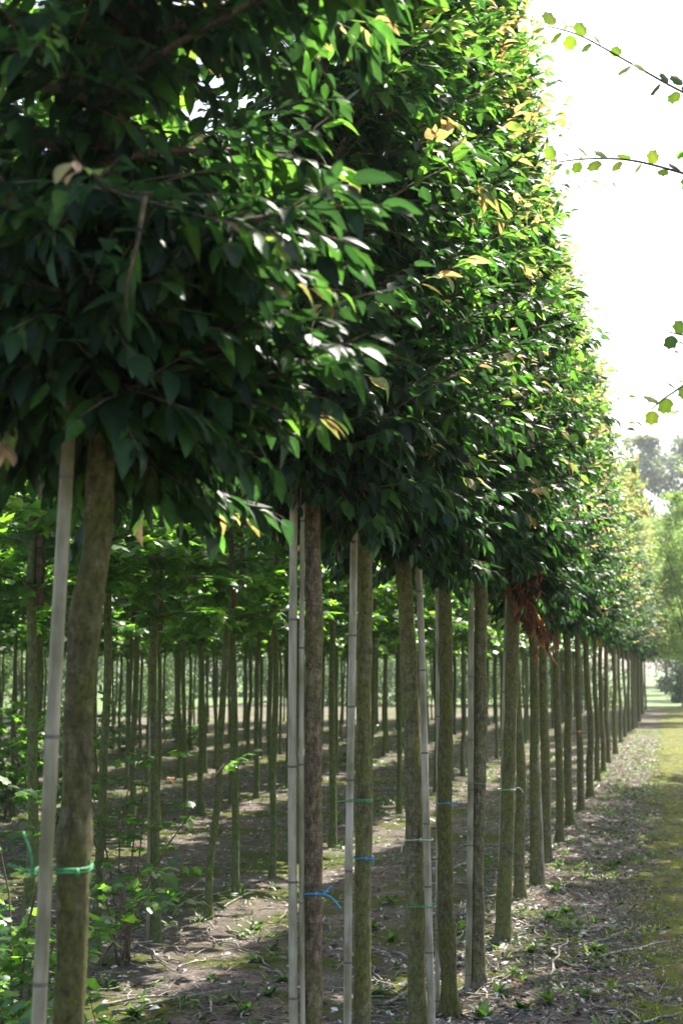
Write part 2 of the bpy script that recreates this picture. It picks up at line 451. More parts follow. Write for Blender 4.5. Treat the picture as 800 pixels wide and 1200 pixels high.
def gen_glossy(seed, H=3.7, nb=84, Rm=.48, twigs=12, young=.45, size=.078):
    """dense oval crown of glossy pointed leaves with copper shoot tips; z = 0 at the lowest branch"""
    r = random.Random(seed); cr = Crown()
    def prof(t): return Rm * (0.62 + .38 * min(1, t / .16)) * (1 - .80 * max(0, (t - .22) / .78) ** 1.05)
    lead = [Vector((0, 0, 0))]
    for i in range(8): lead.append(lead[-1] + Vector((r.uniform(-.03, .03), r.uniform(-.03, .03), H / 8)))
    cr.br.tube(lead, [.030 * (1 - .85 * i / 8) + .003 for i in range(9)], 6)
    def lpos(z):
        u = max(0, min(7.999, z / H * 8)); k = int(u); return lead[k].lerp(lead[k + 1], u - k)
    for i in range(nb + 16):
        t = ((i - 16) + r.random()) / nb
        az = i * 2.39996 + r.uniform(-.5, .5); R = prof(max(t, 0)) * r.uniform(.75, 1.2)
        el = math.radians(10 + 42 * t + r.uniform(-14, 14))
        if i < 16:
            t = .02 + .09 * r.random(); R *= r.uniform(.45, .95); el = math.radians(r.uniform(-24, 8))
        p = lpos(t * H * .93); d = Vector((math.cos(az) * math.cos(el), math.sin(az) * math.cos(el), math.sin(el)))
        L = R / math.cos(el)
        pts = [p]; dd = d.copy()
        for k in range(5):
            dd = (dd + Vector((0, 0, .05 - .16 * (1 - t))) * .5 + rnd_unit(r) * .10).normalized()
            pts.append(pts[-1] + dd * L / 5)
        r0 = .012 * (1 - .5 * t)
        cr.br.tube(pts, [r0 * (1 - .13 * k) for k in range(6)], 4, cap=False)
        for j in range(5):
            q = pts[0].lerp(pts[1], r.uniform(.2, 1.0)); td = rnd_unit(r); td.z *= .5
            shoot(cr, r, q, td, r.uniform(.08, .16), 5, size, lambda a, b: r.choice((0, 0, 1, 1, 2)), .002, .4, hang=.6)  # inner leaves picked dark, crown shade put into their colour
        nt_ = max(5, int(twigs * (1.08 - .45 * t)))
        for j in range(nt_):
            s = .12 + .88 * (j + r.random() * .8) / nt_
            u = min(4.999, s * 5); k = int(u); q = pts[k].lerp(pts[k + 1], u - k)
            ax = (pts[k + 1] - pts[k]).normalized()
            side = ax.cross(Vector((0, 0, 1))).normalized() * (1 if j % 2 else -1)
            last = j == nt_ - 1
            if last: ax = (ax + Vector((0, 0, .25))).normalized()
            td = (ax * (1.4 if last else .7) + side * (0 if last else r.uniform(.3, 1.0)) + Vector((0, 0, r.uniform(-.35, .55) + .25 * (t - .3))) + rnd_unit(r) * .2)
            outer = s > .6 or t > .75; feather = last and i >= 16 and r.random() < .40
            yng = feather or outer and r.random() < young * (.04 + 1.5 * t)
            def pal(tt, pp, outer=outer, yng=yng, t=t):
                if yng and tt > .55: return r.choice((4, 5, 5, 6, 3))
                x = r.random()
                if outer and t > .1: return 3 if x < .06 + .6 * t else (2 if x < .35 + .6 * t else (1 if x < .85 else 0))  # outer leaves picked lighter, the lit rim put into colour
                return 0 if x < .4 else (1 if x < .8 else 2)  # inner leaves picked darkest, shade inside the crown put into colour
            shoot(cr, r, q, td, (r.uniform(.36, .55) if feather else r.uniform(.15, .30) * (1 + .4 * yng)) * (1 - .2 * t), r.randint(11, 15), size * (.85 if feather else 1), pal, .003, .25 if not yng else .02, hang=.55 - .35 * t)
    return cr

def gen_maple(seed, H=2.8, R=.78, nb=32, twigs=6, size=.10):
    r = random.Random(seed); cr = Crown()
    def prof(t): return R * (.55 + .45 * min(1, t / .2)) * (1 - .75 * max(0, (t - .35) / .65) ** 1.4)
    lead = [Vector((0, 0, 0))]
    for i in range(6): lead.append(lead[-1] + Vector((r.uniform(-.04, .04), r.uniform(-.04, .04), H / 6)))
    cr.br.tube(lead, [.021 * (1 - .85 * i / 6) + .002 for i in range(7)], 5)
    for i in range(nb):
        t = (i + r.random()) / nb
        az = i * 2.39996 + r.uniform(-.5, .5)
        el = math.radians(15 + 45 * t + r.uniform(-12, 12))
        u = t * .92 * 6; k = int(u); p = lead[k].lerp(lead[k + 1], u - k)
        d = Vector((math.cos(az) * math.cos(el), math.sin(az) * math.cos(el), math.sin(el)))
        L = prof(t) * r.uniform(.75, 1.2) / math.cos(el)
        pts = [p]; dd = d.copy()
        for q in range(5):
            dd = (dd + Vector((0, 0, .03 - .12 * (1 - t))) + rnd_unit(r) * .10).normalized()
            pts.append(pts[-1] + dd * L / 5)
        cr.br.tube(pts, [.010 * (1 - .14 * q) for q in range(6)], 4, cap=False)
        for j in range(2):
            q = pts[0].lerp(pts[2], r.uniform(.1, .9)); td = rnd_unit(r); td.z *= .4
            shoot(cr, r, q, td, r.uniform(.1, .2), 3, size, lambda a, b: r.choice((0, 1, 1, 2)), .002, .35, opp=True, spread=1.0, hang=.4)
        for j in range(twigs):
            s = .2 + .8 * (j + r.random() * .8) / twigs
            u = min(4.999, s * 5); k = int(u); q = pts[k].lerp(pts[k + 1], u - k)
            ax = (pts[k + 1] - pts[k]).normalized()
            side = ax.cross(Vector((0, 0, 1))).normalized() * (1 if j % 2 else -1)
            td = ax * .8 + side * r.uniform(.2, .9) + Vector((0, 0, r.uniform(-.2, .4)))
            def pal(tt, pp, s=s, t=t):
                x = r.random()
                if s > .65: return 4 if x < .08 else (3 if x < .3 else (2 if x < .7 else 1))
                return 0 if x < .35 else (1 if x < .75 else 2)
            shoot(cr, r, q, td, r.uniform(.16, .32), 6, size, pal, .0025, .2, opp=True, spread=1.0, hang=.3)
    return cr

def colour(pal, P, seed):
    g = np.random.default_rng(seed); n = len(pal)
    return P[pal] * (1 + g.uniform(-.38, .38, (n, 1))) * (1 + g.uniform(-.08, .08, (n, 3)))

def crown_meshes(cr, tmpl, P, m, seed, name):
    pos, d, up, size, pal = cr.arrays()
    return (scatter_mesh(name, tmpl, pos, d, up, size, colour(pal, P, seed), m), cr.br.mesh('branches', M['bark_twig']))

# ------------------------------------------------------------------ the setting
def grid(name, xs, ys, zf, m):
    nx, ny = len(xs), len(ys)
    V = np.array([(x, y, zf(x, y)) for y in ys for x in xs])
    i = np.arange(nx - 1)[None, :] + nx * np.arange(ny - 1)[:, None]
    q = np.stack([i, i + 1, i + 1 + nx, i + nx], -1).reshape(-1, 4)
    me = raw_mesh(name, V, q.ravel(), np.arange(len(q)) * 4, np.full(len(q), 4), m, None, True)
    o = bpy.data.objects.new(name, me); link(o); o['kind'] = 'structure'; return o

def steps(*spans):
    out = []
    for a, b, s in spans:
        n = max(1, int(round((b - a) / s)))
        out += [a + (b - a) * k / n for k in range(n)]
    out.append(spans[-1][1]); return out

ground = grid('ground', steps((-420, -60, 60), (-60, -17, 6), (-17, -7, .25), (-7, 3, .11), (3, 7, .5), (7, 60, 8), (60, 420, 60)),
              steps((-60, 1, 6), (1, 26, .11), (26, 60, .5), (60, 140, 8), (140, 520, 60)), gh, M['soil'])

def path_z(x, y):
    e = min(x + .2, 1.5 - x)
    e += .24 * noise.noise(Vector((x * 2.4, y * 1.6, 9.1))) + .10 * noise.noise(Vector((x * 9, y * 7, 4.1)))
    hole = noise.noise(Vector((x * 3.1, y * 2.2, 21.0)))
    k = min(1, max(-1, e / .07))
    if hole < -.28: k = min(k, -.3)
    return gh(x, y) + .012 * k + .004 * noise.noise(Vector((x * 30, y * 30, 1)))
path = grid('moss_path', steps((-.5, 1.8, .045)), steps((2, 24, .06), (24, 64, .35)), path_z, M['moss'])
grid('grass_field', steps((-420, -60, 60), (-60, -18.5, 3)), steps((0, 90, 3), (90, 520, 60)), lambda x, y: .05 + .05 * noise.noise(Vector((x * .3, y * .3, 0))), M['grass'])
grid('grass_headland', steps((-16.4, 60, 3), (60, 420, 60)), steps((61, 130, 2), (130, 520, 60)), lambda x, y: .05 + .06 * noise.noise(Vector((x * .3, y * .3, 0))), M['grass'])

# ------------------------------------------------------------------ front row trees
def trunk_mesh(path, rad, sides, wob, m, name='trunk', seed=0.0, knots=()):
    """path: points with z; flared at the foot"""
    b = MB(); b.tube(path, rad, sides, True, wob, seed)
    for (i, an, sz) in knots:
        pass
    return b.mesh(name, m)

def spline(pts, n):
    """Catmull-Rom through pts"""
    P = [Vector(p) for p in pts]; P = [P[0] * 2 - P[1]] + P + [P[-1] * 2 - P[-2]]
    out = []
    segs = len(P) - 3
    for k in range(n + 1):
        u = min(k / n * segs, segs - 1e-6); i = int(u); t = u - i
        a, b, c, d = P[i:i + 4]
        out.append(.5 * ((2 * b) + (c - a) * t + (2 * a - 5 * b + 4 * c - d) * t * t + (3 * b - a - 3 * c + d) * t ** 3))
    return out

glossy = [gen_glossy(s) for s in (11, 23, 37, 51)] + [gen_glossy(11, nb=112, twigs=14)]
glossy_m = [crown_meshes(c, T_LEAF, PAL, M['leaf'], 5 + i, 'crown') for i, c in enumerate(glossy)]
leaf_hi = [single_leaf('leaf', T_LEAF_HI, c, M['leaf']) for c in PAL]

CROWN_Z = 2.08

def leaf_objects(cr, mtx, count, parent, meshes, P, tmpl, m, seed, zlim=99):
    """the leaves that show largest become objects of their own; the rest stays one mesh"""
    pos, d, up, size, pal = cr.arrays()
    R = np.array(mtx.to_3x3()); T = np.array(mtx.translation)
    wp = pos @ R.T + T; wd = d @ R.T; wu = up @ R.T
    sc_ = mtx.to_scale().x
    score = np.full(len(pos), -1.0)
    rel = wp - np.array(CAM)
    z = rel @ np.array(_f); px = 400 + F_PX * (rel @ np.array(_r)) / z; py = 600 - F_PX * (rel @ np.array(_u)) / z
    ok = (z > .3) & (px > 0) & (px < 800) & (py > 0) & (py < 1200)
    score = np.where(ok, size / np.maximum(z, .3) , -1)
    zmed = np.median(z[ok]) if ok.any() else 5
    score = np.where(ok & (z < zmed + .15), size / np.maximum(z, .3) ** 2, -1)
    idx = np.argsort(-score)[:count]; idx = idx[score[idx] > 0]
    x_, y_, z_ = frames(wd[idx], wu[idx])
    inv = parent.matrix_world.inverted() if False else Matrix.Translation(-parent.location)
    for k, i in enumerate(idx):
        s = size[i] * sc_
        o = bpy.data.objects.new('leaf', meshes[pal[i]]); link(o); o.parent = parent
        mm = Matrix(((x_[k][0] * s, y_[k][0] * s, z_[k][0] * s, wp[i][0]), (x_[k][1] * s, y_[k][1] * s, z_[k][1] * s, wp[i][1]), (x_[k][2] * s, y_[k][2] * s, z_[k][2] * s, wp[i][2]), (0, 0, 0, 1)))
        o.matrix_basis = inv @ mm
    keep = np.ones(len(pos), bool); keep[idx] = False
    me = scatter_mesh('crown', tmpl, pos[keep], d[keep], up[keep], size[keep], colour(pal[keep], P, seed), m)
    return me

def child(name, me, parent, mtx=None, stuff=False):
    o = bpy.data.objects.new(name, me); link(o); o.parent = parent
    if mtx is not None: o.matrix_basis = Matrix.Translation(-parent.location) @ mtx
    if stuff: o['kind'] = 'stuff'
    return o

def near_tree(pix, Z, diam, bark, label, variant, rot, n_leaves, scale=1.0, seed=0.0, bumps=(), limb=None, lift=.04):
    """a front-row tree whose stem is traced as pixels at its own distance Z"""
    pts = [at(x, y, Z) for x, y in pix]
    foot = pts[0].copy(); top = pts[-1].copy()
    # carry the stem to the ground
    if foot.z > 0:
        k = (pts[0] - pts[1]); k = k * (foot.z / max(.05, -k.z)) if k.z < 0 else Vector((0, 0, -foot.z))
        k.x = max(-.06, min(.06, k.x)); k.y = max(-.06, min(.06, k.y))
        pts.insert(0, foot + k)
    g = gh(pts[0].x, pts[0].y); pts[0].z = g - .05
    root = empty('nursery_tree', (pts[0].x, pts[0].y, g))
    tag(root, label, 'tree')
    # stem runs on into the crown
    pts.append(top + Vector((0, 0, .8))); 
    path = spline(pts, 90)
    r0 = diam / 2; rad = []
    for p in path:
        h = p.z - g
        r = r0 * (1.08 - .10 * h) * (1 + .55 * math.exp(-max(0, h) / .07))
        if h > 2.2: r *= max(.35, 1 - (h - 2.2) * .65)
        for (bz, amt, wd) in bumps: r *= 1 + amt * math.exp(-((h - bz) / wd) ** 2)
        rad.append(r)
    b = MB(); b.tube(path, rad, 22, True, .17, seed)
    me = b.mesh('trunk', bark)
    child('trunk', me, root, Matrix())
    cz = top.z + lift
    mtx = Matrix.Translation((top.x, top.y, cz)) @ Matrix.Rotation(rot, 4, 'Z') @ Matrix.Scale(scale, 4)
    bpy.context.view_layer.update()
    cm = leaf_objects(glossy[variant], mtx, n_leaves, root, leaf_hi, PAL, T_LEAF_MID if Z < 5.5 else T_LEAF, M['leaf'], variant) if n_leaves else glossy_m[variant][0]
    child('crown', cm, root, mtx, True)
    child('branches', glossy_m[variant][1], root, mtx)
    if limb:
        lb = MB(); lp = [at(x, y, Z + dz) for x, y, dz in limb]
        lb.tube(spline(lp, 10), [r0 * .5 * (1 - .05 * k) for k in range(11)], 10, True, .1)
        child('limb', lb.mesh('limb', bark), root, Matrix())
    return root, path, rad

def Zg(py):
    g = ground_at(400, py); return g.dot(_h)

near = {}
near['A'] = near_tree([(82, 1200), (86, 1020), (90, 935), (94, 820), (98, 750), (103, 705), (113, 645), (117, 590), (119, 530)], 2.78, .062, M['bark_mossy'],
                      'thick crooked mossy tree with knots, tied to a pale pole by green string', 4, .4, 300, 1.0, 3.0,
                      ((1.30, .16, .05), (1.72, .14, .06), (1.05, .05, .04)), [(122, 545, -.01), (136, 522, -.02), (152, 498, -.03), (165, 470, -.02)], .03)
near['B'] = near_tree([(366, 1200), (367, 900), (368, 740), (366, 590)], 4.76, .062, M['bark_brown'],
                      'reddish-brown scaly-barked tree beside a split pair of poles with a blue tie', 1, 1.3, 220, 1.0, 9.0, ((1.75, .1, .05),))
near['C'] = near_tree([(424, 1200), (426, 1000), (426, 850), (427, 740), (428, 605)], 5.25, .063, M['bark_row'],
                      'mossy brown tree with blue and green ties, next to the split pair of poles', 2, 2.1, 160, .98, 14.0)
near['D'] = near_tree([(489, 1200), (485, 1000), (482, 850), (476, 720), (473, 660)], 5.8, .072, M['bark_row'],
                      'smooth olive tree with a pale string tie beside a leaning ringed pole', 3, .2, 120, .98, 19.0)
near['E'] = near_tree([(527, 1192), (521, 1000), (522, 830), (521, 660)], Zg(1192), .071, M['bark_mossy'],
                      'mossy tree with a flared foot and a small blue tie at mid height', 0, 3.6, 100, .97, 24.0)
near['F'] = near_tree([(559, 1162), (559, 1000), (562, 850), (564, 660)], Zg(1162), .076, M['bark_row'],
                      'straight tree with a low pole strapped close along its shaded side', 1, 4.5, 80, 1.0, 29.0)
near['G'] = near_tree([(588, 1113), (594, 960), (599, 800), (601, 690)], Zg(1113), .083, M['bark_row'],
                      'tree tied with white string below a hanging bunch of withered leaves', 2, 5.2, 80, .95, 33.0)

def knot(parent, px, py, Z, size):
    c = at(px, py, Z); b = MB(); inv = Matrix.Translation(-parent.location)
    n = (CAM - c).normalized(); n.z = .1
    pts = [c - n * .014, c - n * .002, c + n * .005, c + n * .004, c - n * .003]
    b.tube(pts, [size * 1.5, size * 1.2, size * .85, size * .5, size * .25], 14, True, .25, px)
    o = b.obj('knot', M['bark_mossy'], parent); o.matrix_basis = inv
knot(near['A'][0], 84, 936, 2.762, .012)
knot(near['A'][0], 101, 902, 2.768, .011)
knot(near['A'][0], 114, 700, 2.768, .011)

_r5 = random.Random(55)
for key, Zk in (('B', 4.76), ('C', 5.25), ('D', 5.8), ('E', Zg(1192)), ('F', Zg(1162)), ('G', Zg(1113))):
    root_, path_, rad_ = near[key]
    for q in range(4):
        k = _r5.randint(30, 74); a = _r5.uniform(-1.0, 1.0)
        n = (-_h * math.cos(a) + _r * math.sin(a)); c = path_[k] + n * rad_[k] * .9; sz = _r5.uniform(.007, .012)
        b = MB(); b.tube([c - n * .006, c + n * .003, c + n * .007, c + n * .004], [sz * 1.6, sz * 1.2, sz * .8, sz * .3], 12, True, .25, k)
        o = b.obj('knot', M['bark_brown'], root_); o.matrix_basis = Matrix.Translation(-root_.location)

# the rest of the front row
trunk_var = []
for s in range(4):
    r = random.Random(100 + s); pts = [Vector((0, 0, -.08))]
    for i in range(1, 7): pts.append(Vector((r.uniform(-.022, .022), r.uniform(-.022, .022), i * .45 - .08)))
    path = spline(pts, 30)
    rad = [.040 * (1.08 - .10 * p.z) * (1 + .5 * math.exp(-max(0, p.z) / .07)) for p in path]
    b = MB(); b.tube(path, rad, 12, True, .15, s * 7.0)
    trunk_var.append(b.mesh('trunk', M['bark_row']))

R = random.Random(5)
ROW1 = []
for px, py in ((609, 1056), (628, 1040), (640, 1012), (655, 990), (668, 972), (680, 952), (691, 936), (700, 919), (706, 908), (712, 896), (721, 885), (727, 874), (732, 865), (737, 858)):
    g = ground_at(px, py); ROW1.append((g.x, g.y))
y = ROW1[-1][1] + 1.2
while y < 60:
    ROW1.append((-.93 + R.uniform(-.08, .08), y)); y += R.uniform(1.0, 1.5)

def copy_part(src_mesh, name, parent, loc, rz, sc_, stuff=False):
    o = bpy.data.objects.new(name, src_mesh); link(o); o.parent = parent
    o.location = loc; o.rotation_euler = (0, 0, rz); o.scale = (sc_, sc_, sc_)
    if stuff: o['kind'] = 'stuff'
    return o

ORD = 'first second third fourth fifth sixth seventh eighth ninth tenth eleventh twelfth thirteenth fourteenth'.split()
for i, (x, y) in enumerate(ROW1):
    t = empty('nursery_tree', (x, y, gh(x, y)))
    v = R.randrange(4)
    if i < 2: tag(t, ('olive-green stemmed tree just past the withered leaves', 'tree with a slanting pale pole past the withered leaves')[i], 'tree')
    elif i < 14: tag(t, ORD[i - 2] + ' front row tree beyond the slanting pale pole', 'tree', 'front row trees farther along')
    else: tag(t, 'front row tree near the sunny far end of the path', 'tree', 'front row trees at the far end')
    copy_part(trunk_var[v], 'trunk', t, (0, 0, 0), R.uniform(0, 6.28), 1.0).scale = (R.uniform(.85, 1.05),) * 2 + (1,)
    s = R.uniform(.86, 1.12) if y < 34 else R.uniform(1.15, 1.45)
    cz = 2.15 + R.uniform(-.1, .1); rz = R.uniform(0, 6.28)
    copy_part(glossy_m[v][0], 'crown', t, (0, 0, cz), rz, s, True)
    copy_part(glossy_m[v][1], 'branches', t, (0, 0, cz), rz, s)

# ------------------------------------------------------------------ maple rows behind
maple = [gen_maple(s) for s in (61, 72, 83)]
maple_m = [crown_meshes(c, T_MAPLE, PALM, M['leaf_maple'], 15 + i, 'crown') for i, c in enumerate(maple)]
leaf_mp = [single_leaf('leaf', T_MAPLE, c, M['leaf_maple']) for c in PALM]
mtrunk = []
for s in range(4):
    r = random.Random(200 + s); pts = [Vector((0, 0, -.08))]
    lx, ly = r.uniform(-.05, .05), r.uniform(-.05, .05)
    for i in range(1, 7): pts.append(Vector((lx * i / 6 + r.uniform(-.016, .016), ly * i / 6 + r.uniform(-.016, .016), i * .42 - .08)))
    path = spline(pts, 24)
    rad = [.027 * (1.05 - .11 * p.z) * (1 + .45 * math.exp(-max(0, p.z) / .06)) for p in path]
    b = MB(); b.tube(path, rad, 10, True, .08, s * 5.0); mtrunk.append(b.mesh('trunk', M['bark_maple']))

R = random.Random(9)
MAPLES = []
for px, py in ((36, 1165), (113, 1131), (182, 1104), (245, 1074), (276, 1048), (318, 1026), (345, 1006)):
    g = ground_at(px, py); MAPLES.append((g.x, g.y, 2))
y = MAPLES[-1][1] + .95
while y < 56: MAPLES.append((-3.07 + R.uniform(-.07, .07), y, 2)); y += R.uniform(.85, 1.15)
for k, X in enumerate((-5.15, -7.2, -9.3, -11.4, -13.5, -15.6)):
    y = -X / .62 - 1.0
    while y < (50 - 2 * k):
        MAPLES.append((X + R.uniform(-.09, .09), y, 3 + k)); y += R.uniform(.72, 1.0) + .05 * k
mlabels = {0: 'slender maple rising out of the low bush beside the thick crooked tree', 1: 'slender maple with leafy suckers around its stem',
           2: 'slender maple with a thin stick bound along its stem', 3: 'slender maple leaning clearly to one side', 4: 'upright green-stemmed maple next to the leaning maple',
           5: 'upright green-stemmed maple two along from the leaning maple'}
for i, (x, y, row) in enumerate(MAPLES):
    t = empty('maple_tree', (x, y, gh(x, y)))
    if i in mlabels: tag(t, mlabels[i], 'tree')
    elif row == 2 and i < 14: tag(t, ORD[i - 3] + ' maple along its row after the leaning maple', 'tree', 'maples of the first row behind')
    elif row == 2: tag(t, 'slender maple farther along the first row behind the glossy trees', 'tree', 'maples of the first row behind')
    elif row < 5: tag(t, 'slender green-stemmed maple in the middle rows behind', 'tree', 'maples of the middle rows')
    else: tag(t, 'thin maple in the rows nearest the green field', 'tree', 'maples of the rows by the field')
    v = R.randrange(3)
    tr = copy_part(mtrunk[R.randrange(4)], 'trunk', t, (0, 0, 0), R.uniform(0, 6.28), 1)
    wsc = R.uniform(.9, 1.35); tr.scale = (wsc, wsc, 1)
    lean = Vector((0, 0))
    if i == 3: tr.rotation_euler = (0.0, .075, 0); lean = Vector((.16, 0))
    cz = 1.98 + R.uniform(-.12, .12); rz = R.uniform(0, 6.28); s = R.uniform(.9, 1.12)
    mtx = Matrix.Translation((x + lean.x, y, cz)) @ Matrix.Rotation(rz, 4, 'Z') @ Matrix.Scale(s, 4)
    if i < 5:
        cm = leaf_objects(maple[v], mtx, 70, t, leaf_mp, PALM, T_MAPLE, M['leaf_maple'], v)
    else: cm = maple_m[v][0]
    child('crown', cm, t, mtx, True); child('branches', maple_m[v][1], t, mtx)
    if i == 2:
        b = MB(); b.tube([(-.035, -.03, 0), (-.04, -.03, 1.2), (-.03, -.03, 2.0)], [.012, .011, .010], 8)
        st = b.obj('stake', M['bamboo']); st.location = (x, y, gh(x, y)); tag(st, 'thin weathered stick bound to a slender maple stem', 'stake')

# ------------------------------------------------------------------ bamboo poles and ties
def bamboo(p0, p1, rad, label, group=None, split=False, spacing=.26, seed=0):
    r = random.Random(seed); p0 = Vector(p0); p1 = Vector(p1)
    g = gh(p0.x, p0.y)
    root = empty('bamboo_pole', (p0.x, p0.y, g)); tag(root, label, 'pole', group)
    L = (p1 - p0).length; d = (p1 - p0) / L
    offs = [Vector((0, 0, 0))] if not split else [_r * -rad * .62, _r * rad * .76]
    rr = [rad] if not split else [rad * .70, rad * .42]
    for oi, off in enumerate(offs):
        n = 40; path = []; rads = []; nodes = []
        s = r.uniform(.05, .2)
        while s < L: nodes.append(s); s += spacing * r.uniform(.85, 1.2)
        for k in range(n + 1):
            s = L * k / n
            path.append(p0 + d * s + off + _r * (.004 * math.sin(s * 2.1 + seed)))
            rads.append(rr[oi] * (1.04 - .10 * k / n))
        b = MB(); b.tube(path, rads, 14)
        o = b.obj('culm', M['bamboo'], root); o.matrix_basis = Matrix.Translation(-root.location)
        for s in nodes:
            c = p0 + d * s + off + _r * (.004 * math.sin(s * 2.1 + seed))
            rw = rr[oi] * (1.04 - .10 * s / L)
            nb = MB(); nb.tube([c - d * .004, c - d * .002, c, c + d * .002, c + d * .004], [rw * .99, rw * 1.06, rw * .995, rw * 1.06, rw * .99], 14)
            q = nb.obj('node', M['node'], o)
    return root

def pole_px(a, b, Z, rad, label, **kw):
    p0 = at(a[0], a[1], Z); p1 = at(b[0], b[1], Z)
    d = (p1 - p0).normalized()
    g = gh(p0.x, p0.y) - .1
    p0 = p0 + d * ((g - p0.z) / d.z)
    return bamboo(p0, p1, rad, label, **kw)

pole_px((46, 1200), (92, 330), 2.70, .0135, 'thick pale bamboo pole tied with green string to the crooked tree', spacing=.48, seed=1)
pole_px((349, 1200), (348, 560), 4.72, .021, 'bamboo pole split lengthwise by a dark slit beside the scaly brown tree', split=True, spacing=.42, seed=2)
pole_px((408, 1200), (414, 560), 5.2, .0145, 'greenish-grey bamboo pole close beside the blue and green tied tree', spacing=.30, seed=3)
pole_px((507, 1200), (488, 620), 5.75, .0145, 'silvery bamboo pole with dark rings leaning past the smooth olive tree', spacing=.28, seed=4)
pole_px((513, 1190), (512, 640), Zg(1186), .012, 'thin grey bamboo pole in the gap behind the leaning ringed pole', spacing=.3, seed=5)
pole_px((548, 1156), (553, 640), Zg(1164), .016, 'grey bamboo pole strapped along the straight front-row tree', spacing=.3, seed=6)
pole_px((583, 1100), (596, 660), Zg(1108), .015, 'grey pole half hidden by the tree with white string', spacing=.3, seed=7)
pole_px((635, 1037), (624, 730), Zg(1040), .018, 'pale slanting bamboo pole just past the withered leaves', spacing=.3, seed=8)
R = random.Random(31)
for i, (x, y) in enumerate(ROW1[3:30]):
    if i < 3 or R.random() < .45:
        dx = R.uniform(-.12, -.07); dy = R.uniform(-.1, .1); tl = R.uniform(-.05, .05)
        bamboo((x + dx, y + dy, gh(x, y) - .1), (x + dx + tl, y + dy, 2.5), .017, 'grey bamboo pole farther along the front row', group='poles farther along the front row', seed=40 + i, spacing=.33)

def tie(center, rx, colour_key, label, tails=(), thick=.0022, turns=1, tilt=0.0):
    """string looped round stem and pole, with loose ends; center = world point, rx = half width to each side (left,right)"""
    root = empty('string_tie', center); tag(root, label, 'tie')
    for k in range(turns):
        b = MB(); pts = []
        l, rgt = rx
        cx = (rgt - l) / 2; hw = (l + rgt) / 2
        for i in range(25):
            a = 2 * math.pi * i / 24
            pts.append(_r * (cx + hw * math.cos(a)) + _h * (min(hw, .05) * math.sin(a)) + Vector((0, 0, .006 * k + tilt * math.cos(a) + .002 * math.sin(3 * a))))
        b.tube(pts, [thick] * 25, 6, False)
        b.obj('loop', M[colour_key], root)
    for tl in tails:
        b = MB(); pp = spline([_r * x + _h * dz + Vector((0, 0, z)) for x, z, dz in tl], 14)
        b.tube(pp, [thick * 1.05] * 15, 6); b.obj('loose_end', M[colour_key], root)
    k = MB(); k.tube([_r * (rx[1] * .3) + _h * -.05 + Vector((0, 0, -.006)), _r * (rx[1] * .3) + _h * -.052 + Vector((0, 0, .002)), _r * (rx[1] * .3) + _h * -.05 + Vector((0, 0, .01))], [.002, .005, .002], 6)
    k.obj('knot', M[colour_key], root)
    return root

pm = 2.75 / F_PX
tie(at(92, 1020, 2.76), (.081, .026), 'tie_green', 'bright green string round the crooked tree and its thick pole',
    [[(-.075, .004, -.045), (-.10, .006, -.03), (-.13, .014, -.02)], [(-.078, .004, -.045), (-.082, .035, -.04), (-.10, .075, -.03)]], .0020, 2, .004)
tie(at(367, 1046, 4.74), (.035, .036), 'tie_blue', 'blue string with a long loose end on the scaly brown tree',
    [[(.03, .0, -.03), (.05, -.005, -.04), (.07, -.02, -.04), (.088, -.045, -.04)], [(.03, 0, -.03), (.045, .012, -.03), (.06, .025, -.03)]], .0030, 1)
tie(at(425, 1005, 5.22), (.033, .034), 'tie_blue', 'small blue string with a hanging end on the mossy brown tree', [[(.026, 0, -.03), (.036, .006, -.035), (.034, -.03, -.035)]], .0024)
tie(at(425, 938, 5.22), (.062, .034), 'tie_green', 'thin green string round the mossy brown tree and its pole', [[(-.05, 0, -.04), (-.07, .002, -.04), (-.10, -.004, -.03)]], .0022, 2)
tie(at(485, 983, 5.77), (.036, .075), 'tie_pale', 'pale string with a drooping end on the smooth olive tree', [[(-.03, 0, -.03), (-.045, -.012, -.035), (-.052, -.05, -.03)]], .0024)
tie(at(487, 1061, 5.77), (.036, .080), 'tie_green', 'green string low on the smooth olive tree and its leaning pole', (), .0024)
tie(at(522, 941, Zg(1192) - .02), (.038, .036), 'tie_blue', 'tiny blue tie on the mossy tree with the flared foot', [[(.03, 0, -.03), (.05, .004, -.03), (.058, -.008, -.03)]], .0026)
tie(at(560, 918, Zg(1162) - .02), (.065, .036), 'tie_green', 'green string at mid height round the straight tree and pole', (), .0024, 1)
tie(at(595, 925, Zg(1113) - .02), (.06, .042), 'tie_pale', 'white string with a stub end below the withered leaves', [[(.02, .006, -.05), (.06, .012, -.055), (.085, -.015, -.05)]], .0030)
for px, py, Y, nm in ((200, 912, 14.0, 'orange'), (676, 857, 15.5, 'orange')):
    tie(at(px, py, Y), (.035, .035), 'tie_orange', 'orange string on a maple stem in the shade' if px < 300 else 'orange string far along the front row', [[(.0, 0, -.04), (.02, -.03, -.05), (.04, -.05, -.05)]], .004)

